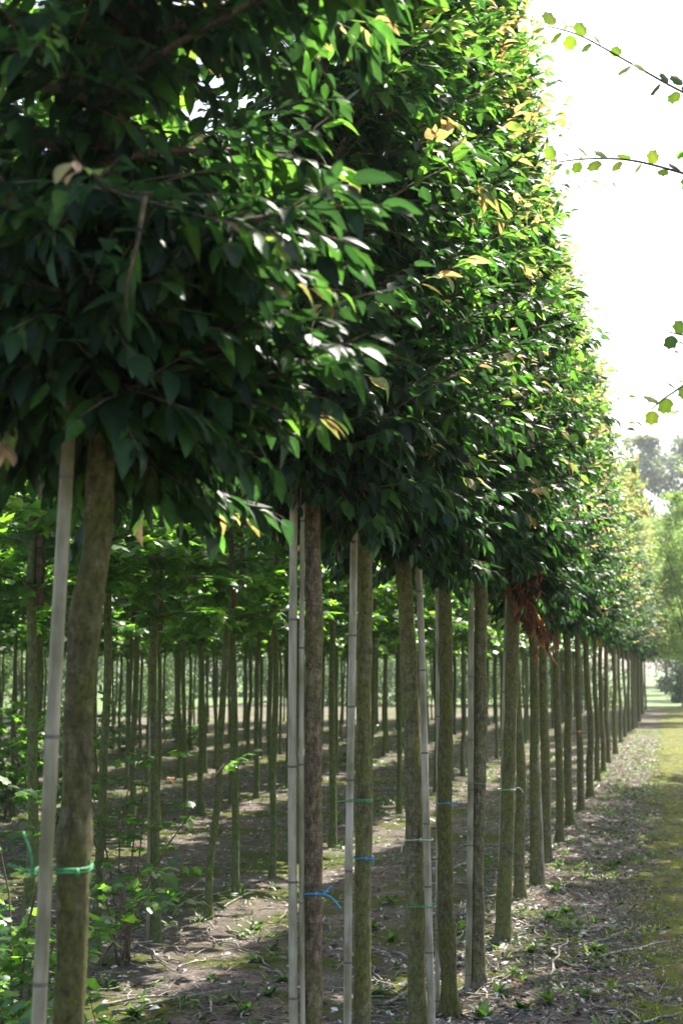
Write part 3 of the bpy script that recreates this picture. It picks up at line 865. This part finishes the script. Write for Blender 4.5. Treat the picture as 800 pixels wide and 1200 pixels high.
# ------------------------------------------------------------------ withered branch
def withered():
    r = random.Random(77); Z = Zg(1113) - .30
    root = empty('withered_branch', at(626, 625, Z)); tag(root, 'bunch of withered red-brown leaves hanging on a snapped branch', 'branch')
    inv = Matrix.Translation(-root.location)
    cols = [(.14, .05, .028), (.20, .075, .036), (.09, .036, .022), (.25, .12, .055)]
    lm = [single_leaf('leaf', T_NARROW, c, M['leaf_dead']) for c in cols]
    paths = [[(632, 612), (624, 660), (612, 700), (626, 745)], [(626, 640), (610, 655), (598, 675), (580, 690)], [(626, 655), (618, 690), (622, 720)], [(618, 690), (632, 730), (642, 755)]]
    for pi, pp in enumerate(paths):
        pts = spline([at(x, y, Z + r.uniform(-.05, .05)) for x, y in pp], 16)
        b = MB(); b.tube(pts, [(.012 if pi == 0 else .006) * (1 - .04 * k) for k in range(17)], 6)
        o = b.obj('twig', M['bark_twig'], root); o.matrix_basis = inv; tw = o
        for k in range(75 if pi != 1 else 18):
            t = r.uniform(.25, 1) ** .8; p = pts[int(t * 16)] + rnd_unit(r) * r.uniform(0, .09)
            d = (Vector((0, 0, -1)) + rnd_unit(r) * .5).normalized(); x, y_, z = (Vector(a[0]) for a in frames(np.array([d]), np.array([rnd_unit(r)])))
            s = r.uniform(.05, .10)
            o = bpy.data.objects.new('leaf', r.choice(lm)); link(o); o.parent = tw
            o.matrix_basis = Matrix(((x[0] * s, y_[0] * s, z[0] * s, p.x), (x[1] * s, y_[1] * s, z[1] * s, p.y), (x[2] * s, y_[2] * s, z[2] * s, p.z), (0, 0, 0, 1)))
withered()

# ------------------------------------------------------------------ overhanging twigs of the tree on the other side of the path
def overhang():
    r = random.Random(41)
    gx = ground_at(400, 1200)
    base = at(1445, 782, 4.1); bx, by = base.x, base.y
    root = empty('overhanging_tree', (bx, by, gh(bx, by)))
    tag(root, 'young tree across the path whose twigs with pale lobed leaves reach over', 'tree')
    inv = Matrix.Translation(-root.location)
    tr = MB(); pts = spline([(bx, by, -.05), (bx + .02, by, 1.2), (bx - .01, by + .02, 2.4), (bx, by, 4.6)], 30)
    tr.tube(pts, [.045 - .0011 * k for k in range(31)], 12, True, .08)
    o = tr.obj('trunk', M['bark_row'], root); o.matrix_basis = inv; o_tr = o.data
    cols = [(.20, .30, .05), (.28, .35, .06), (.15, .24, .04), (.05, .09, .03)]
    lm = [single_leaf('leaf', T_ROUND, c, M['leaf_maple']) for c in cols]
    def twig(pix, Z0, Z1, n, start_z, dark_from=.62, size=.046):
        st = Vector((bx, by, start_z))
        P = [at(x, y, Z0 + (Z1 - Z0) * k / (len(pix) - 1)) for k, (x, y) in enumerate(pix)]
        path = spline([st] + P, 40)
        b = MB(); b.tube(path, [.0055 - .00009 * k for k in range(41)], 6); o = b.obj('twig', M['bark_twig'], root); o.matrix_basis = inv; tw = o
        vis = [k for k in range(41) if project(path[k])[0] < 830]
        for j in range(n):
            k = vis[int((j + .5) / n * len(vis))]
            p = path[k]; ax = (path[min(k + 1, 40)] - path[k - 1]).normalized()
            sd_ = _u * (1 if j % 2 else -1) * r.uniform(.5, 1)
            d = (sd_ + ax * .7 + rnd_unit(r) * .35).normalized()
            up = (-_f * r.uniform(.2, 1) + Vector((0, 0, .8)) + rnd_unit(r) * .5)
            x, y_, z = (Vector(a[0]) for a in frames(np.array([d]), np.array([up])))
            s = size * r.uniform(.75, 1.2)
            dk = project(p)[0] > 755
            o = bpy.data.objects.new('leaf', lm[3] if dk and r.random() < .3 else lm[r.randrange(3)]); link(o); o.parent = tw
            p = p + d * .008
            o.matrix_basis = Matrix(((x[0] * s, y_[0] * s, z[0] * s, p.x), (x[1] * s, y_[1] * s, z[1] * s, p.y), (x[2] * s, y_[2] * s, z[2] * s, p.z), (0, 0, 0, 1)))
    twig([(860, 132), (800, 108), (735, 72), (680, 42), (640, 30)], 4.0, 3.9, 19, 2.5, size=.044)
    twig([(870, 225), (800, 203), (740, 188), (690, 186), (650, 190)], 4.1, 3.9, 16, 2.3, size=.044)
    twig([(880, 410), (810, 395), (783, 389)], 4.2, 4.1, 3, 2.1, size=.04)
    twig([(880, 470), (815, 450), (785, 462), (762, 480)], 4.3, 4.2, 7, 2.0, size=.045)
    # its crown
    cr = gen_maple(99, H=5.2, R=1.0, nb=64, twigs=8, size=.064)
    cm, bm = crown_meshes(cr, T_ROUND, PALM, M['leaf_maple'], 4, 'crown')
    mt = Matrix.Translation((bx, by, 2.3))
    mt = mt @ Matrix.Scale(.72, 4)
    child('crown', cm, root, mt, True); child('branches', bm, root, mt)
    # the rest of that row, whose shade lies on the path
    rr = random.Random(6); y = by + 1.9
    while y < 27:
        x = bx + .05 + rr.uniform(-.1, .1)
        t = empty('path_side_tree', (x, y, gh(x, y))); tag(t, 'broad young tree of the row across the mossy path', 'tree', 'trees across the path')
        q = bpy.data.objects.new('trunk', o_tr); link(q); q.parent = t; q.matrix_basis = Matrix.Translation((-bx, -by, 0))
        sxy = (1.1, 1.1, 1.35)
        rz = rr.uniform(0, 6.28); copy_part(cm, 'crown', t, (0, 0, 2.3), rz, 1.0, True).scale = sxy; copy_part(bm, 'branches', t, (0, 0, 2.3), rz, 1.0).scale = sxy
        y += rr.uniform(1.6, 2.1)
overhang()

# a twig with sunlight put into its leaf colours, hanging under the nearest crown
def add_twig_part(parent, pix, Z, n, pals, size):
    r = random.Random(len(pix) + n); inv = Matrix.Translation(-parent.location)
    path = spline([at(x, y, Z) for x, y in pix], 16)
    b = MB(); b.tube(path, [.005 - .0002 * k for k in range(17)], 6); o = b.obj('twig', M['bark_twig'], parent); o.matrix_basis = inv; tw = o
    for j in range(n):
        k = 5 + int((j + .5) / n * 11); p = path[k]; ax = (path[min(16, k + 1)] - path[k - 1]).normalized()
        d = (ax * .6 + _u * (.4 if j % 2 else -.9) + rnd_unit(r) * .4).normalized()
        x, y_, z = (Vector(a[0]) for a in frames(np.array([d]), np.array([Vector((0, 0, 1)) - _f * .6 + rnd_unit(r) * .4])))
        s = size * r.uniform(.8, 1.2)
        o = bpy.data.objects.new('leaf', leaf_hi[r.choice(pals)]); link(o); o.parent = tw
        o.matrix_basis = Matrix(((x[0] * s, y_[0] * s, z[0] * s, p.x), (x[1] * s, y_[1] * s, z[1] * s, p.y), (x[2] * s, y_[2] * s, z[2] * s, p.z), (0, 0, 0, 1)))
add_twig_part(near['A'][0], [(240, 420), (290, 445), (340, 462), (398, 498)], 2.9, 8, (2, 3, 3, 4), .068)
add_twig_part(near['A'][0], [(170, 230), (160, 290), (150, 330), (148, 365)], 2.35, 7, (1, 2), .075)

# ------------------------------------------------------------------ bushes and ground plants
def bush(name, label, foot, height, spread, stems, n_tw, size, tmpl, P, m, seed, show=0):
    r = random.Random(seed); cr = Crown()
    root = empty(name, (foot.x, foot.y, gh(foot.x, foot.y))); tag(root, label, 'bush')
    for i in range(stems):
        az = r.uniform(0, 6.28); p = Vector((r.uniform(-.08, .08), r.uniform(-.08, .08), -.04)); d = Vector((math.cos(az) * spread, math.sin(az) * spread, 1)).normalized()
        L = height * r.uniform(.6, 1.05); pts = [p]
        for k in range(7):
            d = (d + rnd_unit(r) * .14 + Vector((0, 0, -.04))).normalized(); pts.append(pts[-1] + d * L / 7)
        sb = MB(); sb.tube(pts, [.008 * (1 - .1 * k) for k in range(8)], 6)
        sb.obj('stem', M['bark_twig'], root)
        for j in range(n_tw):
            s = .18 + .82 * (j + r.random()) / n_tw; u = min(6.99, s * 7); k = int(u); q = pts[k].lerp(pts[k + 1], u - k)
            td = rnd_unit(r); td.z = abs(td.z) * .4
            shoot(cr, r, q, td, r.uniform(.12, .28), 5, size, lambda t, p: r.choice((0, 1, 1, 2, 2, 3)), .002, .25, opp=True, spread=1.0, hang=.2)
    leafm = [single_leaf('leaf', tmpl, c, m) for c in P]
    mtx = Matrix.Translation(root.location)
    cm = leaf_objects(cr, mtx, show, root, leafm, P, tmpl, m, seed) if show else crown_meshes(cr, tmpl, P, m, seed, 'crown')[0]
    child('foliage', cm, root, mtx, True); child('twigs', cr.br.mesh('twigs', M['bark_twig']), root, mtx, True)
    return root
p = at(8, 1000, 5.3); bush('leafy_bush', 'low leafy green bush growing beside the thick crooked tree', Vector((p.x, p.y, 0)), 1.35, .38, 14, 11, .060, T_MAPLE, PALM, M['leaf_maple'], 3, 150)
p = at(-12, 1000, 4.3); bush('leafy_bush', 'dark knee-high bush at the foot of the thick pale pole', Vector((p.x, p.y, 0)), .80, .5, 9, 7, .06, T_MAPLE, PALM, M['leaf_maple'], 8, 60)
p = ground_at(128, 1128); bush('sucker_bush', 'sparse leafy suckers round the foot of a slender maple', Vector((p.x + .08, p.y, 0)), 1.75, .13, 6, 6, .060, T_MAPLE, PALM, M['leaf_maple'], 12, 90)
p = ground_at(60, 985); bush('leafy_bush', 'leafy green bush standing among the maple rows', p, 1.5, .35, 9, 8, .085, T_MAPLE, PALM, M['leaf_maple'], 14)
p = ground_at(10, 960); bush('leafy_bush', 'pale green bush at the edge of the maple rows', p, 1.6, .35, 9, 8, .085, T_MAPLE, PALM, M['leaf_maple'], 15)

for i, (px, py, hh) in enumerate(((95, 905, 1.2), (150, 885, 1.0), (20, 905, 1.4), (215, 880, .9), (60, 880, 1.2), (420, 900, .8))):
    p = ground_at(px, py); bush('understory_bush', 'small leafy bush growing in the shade between maple stems', p, hh, .4, 7, 7, .085, T_MAPLE, PALM, M['leaf_maple'], 30 + i)['group'] = 'bushes under the maples'
# weeds: a few kinds, copied
def weed_mesh(seed, kind):
    r = random.Random(seed); cr = Crown(); n = r.randint(20, 34)
    for i in range(n):
        az = r.uniform(0, 6.28); el = r.uniform(.05, 1.25); d = Vector((math.cos(az) * math.cos(el), math.sin(az) * math.cos(el), math.sin(el)))
        if kind == 0: cr.leaf(Vector((r.gauss(0, .006), r.gauss(0, .006), 0)), d, Vector((0, 0, 1)) + rnd_unit(r) * .3, r.uniform(.05, .11), r.choice((0, 1, 2, 2, 3)))
        else:
            cr.leaf(Vector((r.gauss(0, .006), r.gauss(0, .006), 0)), d, Vector((0, 0, 1)) + rnd_unit(r) * .3, r.uniform(.03, .10), r.choice((0, 1, 1, 2, 3)))
    pos, d, up, size, pal = cr.arrays()
    return scatter_mesh('leafy_weed', T_NARROW if kind == 0 else T_LEAF, pos, d, up, size, colour(pal, PALW, seed), M['leaf_maple'])
PALW = np.array([(.035, .065, .03), (.05, .09, .04), (.07, .12, .05), (.10, .16, .06)])
weeds = [weed_mesh(300 + i, 1 if i % 4 else 0) for i in range(8)]
R = random.Random(77)
spots = [(640, 1085), (665, 1070), (640, 1110), (620, 1130), (700, 1080), (690, 1030), (660, 1015), (675, 990), (720, 1060), (560, 1195), (600, 1150), (580, 1175), (700, 1120), (720, 1010), (300, 1130), (320, 1110), (270, 1170), (330, 1150), (210, 1180), (290, 1190), (310, 1165),
         (455, 1110), (465, 1140), (445, 1170), (540, 1100), (160, 1190), (250, 1150), (340, 1085), (300, 1085), (230, 1195), (130, 1165), (640, 1175), (660, 1140), (610, 1190), (690, 1170), (705, 1140), (730, 970), (720, 950), (735, 930), (700, 1000), (650, 1050), (670, 1110), (450, 1060), (440, 1090)]
for i, (px, py) in enumerate(spots):
    g = ground_at(px + R.uniform(-6, 6), py + R.uniform(-5, 5))
    o = bpy.data.objects.new('leafy_weed', weeds[R.randrange(8)]); link(o); o.location = (g.x, g.y, gh(g.x, g.y)); o.rotation_euler = (0, 0, R.uniform(0, 6.28))
    s = R.uniform(.55, 1.0); o.scale = (s, s, s)
    if px > 540: tag(o, 'small green weed on the bare soil beside the mossy path', 'weed', 'weeds between path and front row')
    else: tag(o, 'small green weed on the littered soil behind the front row', 'weed', 'weeds behind the front row')

def weed_cover():
    r = random.Random(5); cr = Crown()
    n = 0
    while n < 2300:
        y = 4 + 34 * r.random() ** 1.5; x = r.uniform(-9, .9)
        if -.15 < x and r.random() < .93: continue
        f = noise.noise(Vector((x * .8, y * .6, 5))) + (.4 if -.8 < x < -.15 else 0)
        if f < r.uniform(-.15, .4): continue
        n += 1; gz = gh(x, y); big = r.uniform(.5, 1.2)
        for i in range(r.randint(5, 10)):
            az = r.uniform(0, 6.28); el = r.uniform(.1, 1.2); d = Vector((math.cos(az) * math.cos(el), math.sin(az) * math.cos(el), math.sin(el)))
            cr.leaf(Vector((x + r.gauss(0, .03), y + r.gauss(0, .03), gz + r.uniform(0, .03))), d, Vector((0, 0, 1)) + rnd_unit(r) * .4, r.uniform(.03, .085) * big, r.choice((0, 1, 1, 2, 3)))
    pos, d, up, size, pal = cr.arrays()
    o = bpy.data.objects.new('ground_weeds', scatter_mesh('ground_weeds', T_NARROW, pos, d, up, size, colour(pal, PALW, 3), M['leaf_maple']))
    link(o); o['kind'] = 'stuff'; tag(o, 'low green weeds spread over the soil between the rows', 'weeds')
weed_cover()

def moss_tufts():
    r = random.Random(15); cr = Crown()
    for n in range(5200):
        y = 4.5 + 26 * r.random() ** 1.6; x = r.uniform(-.35, .75)
        if noise.noise(Vector((x * 2.4, y * 1.6, 2))) < r.uniform(-.5, .3): continue
        gz = gh(x, y)
        for i in range(4):
            az = r.uniform(0, 6.28); el = r.uniform(.6, 1.4); d = Vector((math.cos(az) * math.cos(el), math.sin(az) * math.cos(el), math.sin(el)))
            cr.leaf(Vector((x + r.gauss(0, .015), y + r.gauss(0, .015), gz)), d, rnd_unit(r), r.uniform(.012, .035), r.choice((0, 1, 1, 2)))
    pos, d, up, size, pal = cr.arrays()
    P = np.array([(.07, .085, .02), (.11, .13, .026), (.16, .17, .04)])
    o = bpy.data.objects.new('moss_tufts', scatter_mesh('moss_tufts', T_NARROW, pos, d, up, size, colour(pal, P, 3), M['leaf_maple']))
    link(o); o['kind'] = 'stuff'; tag(o, 'tiny yellow-green tufts standing on the mossy path', 'moss')
moss_tufts()

def litter():
    g = np.random.default_rng(8); r = random.Random(8)
    n = 38000
    y = 3.8 + 30 * g.random(n) ** 1.7; x = g.uniform(-8, .2, n)
    x = np.where(g.random(n) < .35, g.uniform(-1.4, -.15, n), x)
    x = np.where(g.random(n) < .04, g.uniform(-.2, 1.2, n), x)
    z = np.array([gh(a, b) for a, b in zip(x, y)])
    pos = np.stack([x, y, z + g.uniform(.0, .014, n)], 1)
    az = g.uniform(0, 6.28, n); d = np.stack([np.cos(az), np.sin(az), g.normal(0, .2, n)], 1)
    up = np.stack([g.normal(0, .45, n), g.normal(0, .45, n), np.ones(n)], 1)
    size = g.uniform(.018, .060, n)
    pc = np.array([(.13, .10, .085), (.27, .23, .20), (.43, .39, .355), (.56, .52, .49), (.20, .12, .08), (.07, .052, .042)])
    col = pc[g.integers(0, 6, n)] * g.uniform(.7, 1.2, (n, 1))
    o = bpy.data.objects.new('leaf_litter', scatter_mesh('leaf_litter', T_LEAF, pos, d, up, size, col, M['litter'])); link(o)
    o['kind'] = 'stuff'; tag(o, 'dry brown leaf litter scattered over the soil', 'litter')
    # fine twigs
    b = MB()
    for i in range(9000):
        yy = 3.8 + 24 * r.random() ** 1.6
        xx = r.uniform(-1.5, .1) if r.random() < .5 else r.uniform(-6.5, .3)
        a = r.uniform(0, 6.28); L = r.uniform(.04, .22); gz = gh(xx, yy) + .006
        p0 = Vector((xx, yy, gz)); p2 = p0 + Vector((math.cos(a) * L, math.sin(a) * L, 0)); p2.z = gh(p2.x, p2.y) + r.uniform(.003, .03)
        p1 = p0.lerp(p2, .5) + Vector((r.uniform(-.012, .012), r.uniform(-.012, .012), r.uniform(0, .01)))
        b.tube([p0, p1, p2], [.0030, .0026, .0014], 3, False)
    o = b.obj('twig_litter', M['stick']); o['kind'] = 'stuff'; tag(o, 'fine broken twigs strewn over the soil', 'litter')
litter()

# fallen sticks
R = random.Random(12)
fixed = [((158, 1104), (226, 1120)), ((160, 1108), (210, 1142)), ((205, 1140), (250, 1122)), ((205, 1055), (245, 1025)), ((205, 1062), (240, 1046)), ((240, 1052), (275, 1040)), ((120, 1180), (220, 1172)), ((130, 1190), (260, 1165)), ((280, 1168), (345, 1160)), ((250, 1100), (300, 1120)),
         ((700, 1128), (798, 1105)), ((720, 1112), (800, 1120)), ((745, 1200), (800, 1188)), ((640, 1045), (690, 1075)), ((610, 1090), (650, 1120)), ((620, 1010), (660, 1040)), ((640, 1150), (665, 1110)), ((565, 1165), (600, 1150)), ((560, 1130), (590, 1150)), ((690, 1040), (750, 1043)), ((755, 970), (795, 978)), ((440, 1150), (480, 1180)), ((445, 1180), (500, 1160)), ((530, 1120), (545, 1090)), ((600, 1060), (625, 1040)), ((435, 1115), (470, 1135)), ((680, 1100), (730, 1085)), ((660, 1095), (740, 1090)), ((735, 1040), (790, 1046)), ((510, 1195), (545, 1178))]
for k in range(75):
    px = R.uniform(110, 740); py = R.uniform(1000, 1195); fixed.append(((px, py), (px + R.uniform(-45, 45), py + R.uniform(-22, 22))))
for i, (a, b_) in enumerate(fixed):
    p0 = ground_at(*a); p1 = ground_at(*b_)
    pts = []
    for k in range(7):
        q = p0.lerp(p1, k / 6) + Vector((R.uniform(-.02, .02), R.uniform(-.02, .02), 0)); q.z = gh(q.x, q.y) + .010 + R.uniform(0, .012); pts.append(q)
    rr = R.uniform(.004, .010); mb = MB(); base = pts[0].copy()
    mb.tube(spline([q - base for q in pts], 12), [rr * (1 - .05 * k) for k in range(13)], 6, True, .1)
    o = mb.obj('fallen_stick', M['stick']); o.location = base
    if (a[0] + b_[0]) / 2 > 540: tag(o, 'dry fallen stick on the soil beside the mossy path', 'stick', 'sticks beside the path')
    else: tag(o, 'dry fallen stick on the soil behind the front row', 'stick', 'sticks behind the front row')

# a scrap of paper
b = MB(); p = ground_at(680, 1066)
b.v = [Vector((0, 0, .012)), Vector((.035, .005, .02)), Vector((.03, .03, .03)), Vector((-.004, .028, .014)), Vector((.015, .015, .032))]; b.f = [(0, 1, 4), (1, 2, 4), (2, 3, 4), (3, 0, 4)]
o = b.obj('paper_scrap', plain('paper', (.75, .75, .74), .8, .05), smooth=False); o.location = (p.x, p.y, gh(p.x, p.y)); tag(o, 'tiny white crumpled scrap on the soil by the front row', 'paper')

# ------------------------------------------------------------------ far trees, shrubs and an added hedge
def far_tree(name, label, foot, height, width, seed, cols, n=9000, size=.35, trunk=True, group=None, low=.25, cat='tree'):
    r = random.Random(seed); g = np.random.default_rng(seed)
    root = empty(name, foot); tag(root, label, cat, group)
    cl = []
    for i in range(46):
        a = r.uniform(0, 6.28); h = r.uniform(low, 1); rr = width * .5 * math.sqrt(max(.05, 1 - ((h - .55) / .55) ** 2)) * r.uniform(.3, .9)
        cl.append((math.cos(a) * rr, math.sin(a) * rr, h * height, r.uniform(.5, 1.1) * width * .15))
    cl = np.array(cl); k = g.integers(0, len(cl), n); v = g.normal(size=(n, 3)); v /= np.linalg.norm(v, axis=1, keepdims=True)
    pos = cl[k, :3] + v * (cl[k, 3] * g.uniform(.5, 1.05, n))[:, None]; pos[:, 2] = np.clip(pos[:, 2], .05, height)
    d = g.normal(size=(n, 3)); up = g.normal(size=(n, 3)) * .7 + np.array([0, 0, 1])
    cp = np.array(cols); col = cp[g.integers(0, len(cp), n)] * g.uniform(.75, 1.25, (n, 1))
    o = bpy.data.objects.new('crown', scatter_mesh('crown', T_LEAF, pos, d, up, g.uniform(.6, 1.2, n) * size, col, M['leaf_far'])); link(o); o.parent = root; o['kind'] = 'stuff'
    b = MB(); b.tube(spline([(0, 0, -.2), (.1, 0, height * .3), (0, .1, height * .85)], 10), [width * .03 * (1 - .08 * q) for q in range(11)], 8, True, .1)
    for q in range(9):
        c = cl[q * 5]; b.tube([(0, 0, c[2] * .5), (c[0] * .5, c[1] * .5, c[2] * .8), tuple(c[:3])], [width * .012, width * .008, width * .004], 5)
    t = b.obj('trunk', M['bark_row'], root)
    return root
glare_greyg = [(.12, .16, .10), (.16, .20, .13), (.09, .12, .075), (.20, .23, .17)]  # glare at the far end is put into these paled leaf colours
midg = [(.06, .11, .03), (.09, .15, .04), (.13, .19, .055)]
palg = [(.12, .21, .045), (.18, .28, .07), (.24, .32, .11)]
p = at(796, 782, 120); far_tree('large_tree', 'tall glare-paled grey-green tree rising at the far end of the path', (p.x, p.y, 0), 21, 11, 2, glare_greyg, 16000, .5)
p = at(870, 782, 125); far_tree('large_tree', 'broad glare-paled grey-green tree beside the tall one', (p.x, p.y, 0), 19, 12, 4, glare_greyg, 14000, .5)
p = at(803, 782, 66); far_tree('dark_shrub', 'low dark shrub under the bright trees where the path ends', (p.x, p.y, 0), 2.3, 2.6, 9, [(.02, .045, .015), (.03, .06, .02)], 5000, .11, low=.05, cat='shrub')
p = at(797, 782, 96); far_tree('dark_shrub', 'dark green shrub closing the far end of the path', (p.x, p.y, 0), 3.0, 5, 6, [(.02, .045, .015), (.03, .06, .02)], 7000, .18, low=.05, cat='shrub')
for i, (px, Z, hh, ww) in enumerate(((809, 44, 7.0, 3.0), (812, 52, 7.6, 4.0), (800, 60, 8.0, 4.0), (830, 58, 8.5, 4.4))):
    p = at(px, 782, Z); far_tree('pale_tree', ('low-branched bright green tree where the mossy path ends', 'fuller bright green tree behind the low-branched one', 'bright green tree reaching over the end of the path', 'tallest of the bright green trees at the path end')[i], (p.x, p.y, 0), hh, ww, 50 + i, palg, 13000, .12, low=.26)
p = at(800, 782, 72); far_tree('pale_tree', 'bright pale green tree standing past the end of the rows', (p.x, p.y, 0), 8.6, 3.6, 7, palg, 12000, .16, low=.28)
p = at(779, 782, 86); far_tree('pale_tree', 'yellowish green tree behind the last front row trees', (p.x, p.y, 0), 9.5, 4.0, 8, palg, 12000, .18, low=.28)
R = random.Random(4)
for i in range(26):  # hedge added to darken the bright field band between the maple stems
    if i < 14: x, y = -18.6 + R.uniform(-.5, .5), 22 + i * 2.7 + R.uniform(-.6, .6)
    else: x, y = -17 + (i - 14) * 1.3, 60.5 + R.uniform(-.5, .5)
    if i % 5 == 3 and i < 14: continue
    far_tree('added_shrub', 'added dark green shrub closing off the bright field behind the maple rows', (x, y, 0), R.uniform(1.5, 2.6), R.uniform(2.2, 3.2), 70 + i, [(.03, .065, .02), (.05, .10, .03), (.08, .14, .04)], 2600, .11, group='added shrubs behind the maples', low=.03, cat='shrub')
for i in range(12):
    px = -40 + i * 62; Z = 75 + (i * 37 % 30); p = at(px, 782, Z)
    far_tree('field_tree', 'rounded green tree across the field beyond the maples', (p.x, p.y, 0), 6.5 + (i * 13 % 5), 8, 20 + i, midg if i % 3 else palg, 5000, .35, group='trees across the field', low=.05)

# ------------------------------------------------------------------ added air volume standing in for lens glare
def glare_veil():
    m, nt, out = mat('glare_veil')
    v = N(nt, 'ShaderNodeVolumePrincipled'); v.inputs['Color'].default_value = (.92, .96, 1, 1)
    v.inputs['Density'].default_value = .0007; v.inputs['Anisotropy'].default_value = .3
    nt.links.new(v.outputs[0], out.inputs['Volume'])
    x0, x1, y0, y1, z0, z1 = -425, 425, -65, 525, -1.2, 25
    b = MB(); b.v = [Vector((x, y, z)) for z in (z0, z1) for y in (y0, y1) for x in (x0, x1)]
    b.f = [(0, 2, 3, 1), (4, 5, 7, 6), (0, 1, 5, 4), (2, 6, 7, 3), (0, 4, 6, 2), (1, 3, 7, 5)]
    o = b.obj('glare_veil', m, smooth=False); o['kind'] = 'stuff'; tag(o, 'added thin bright veil standing in for lens glare over the nursery', 'glare_veil')
glare_veil()
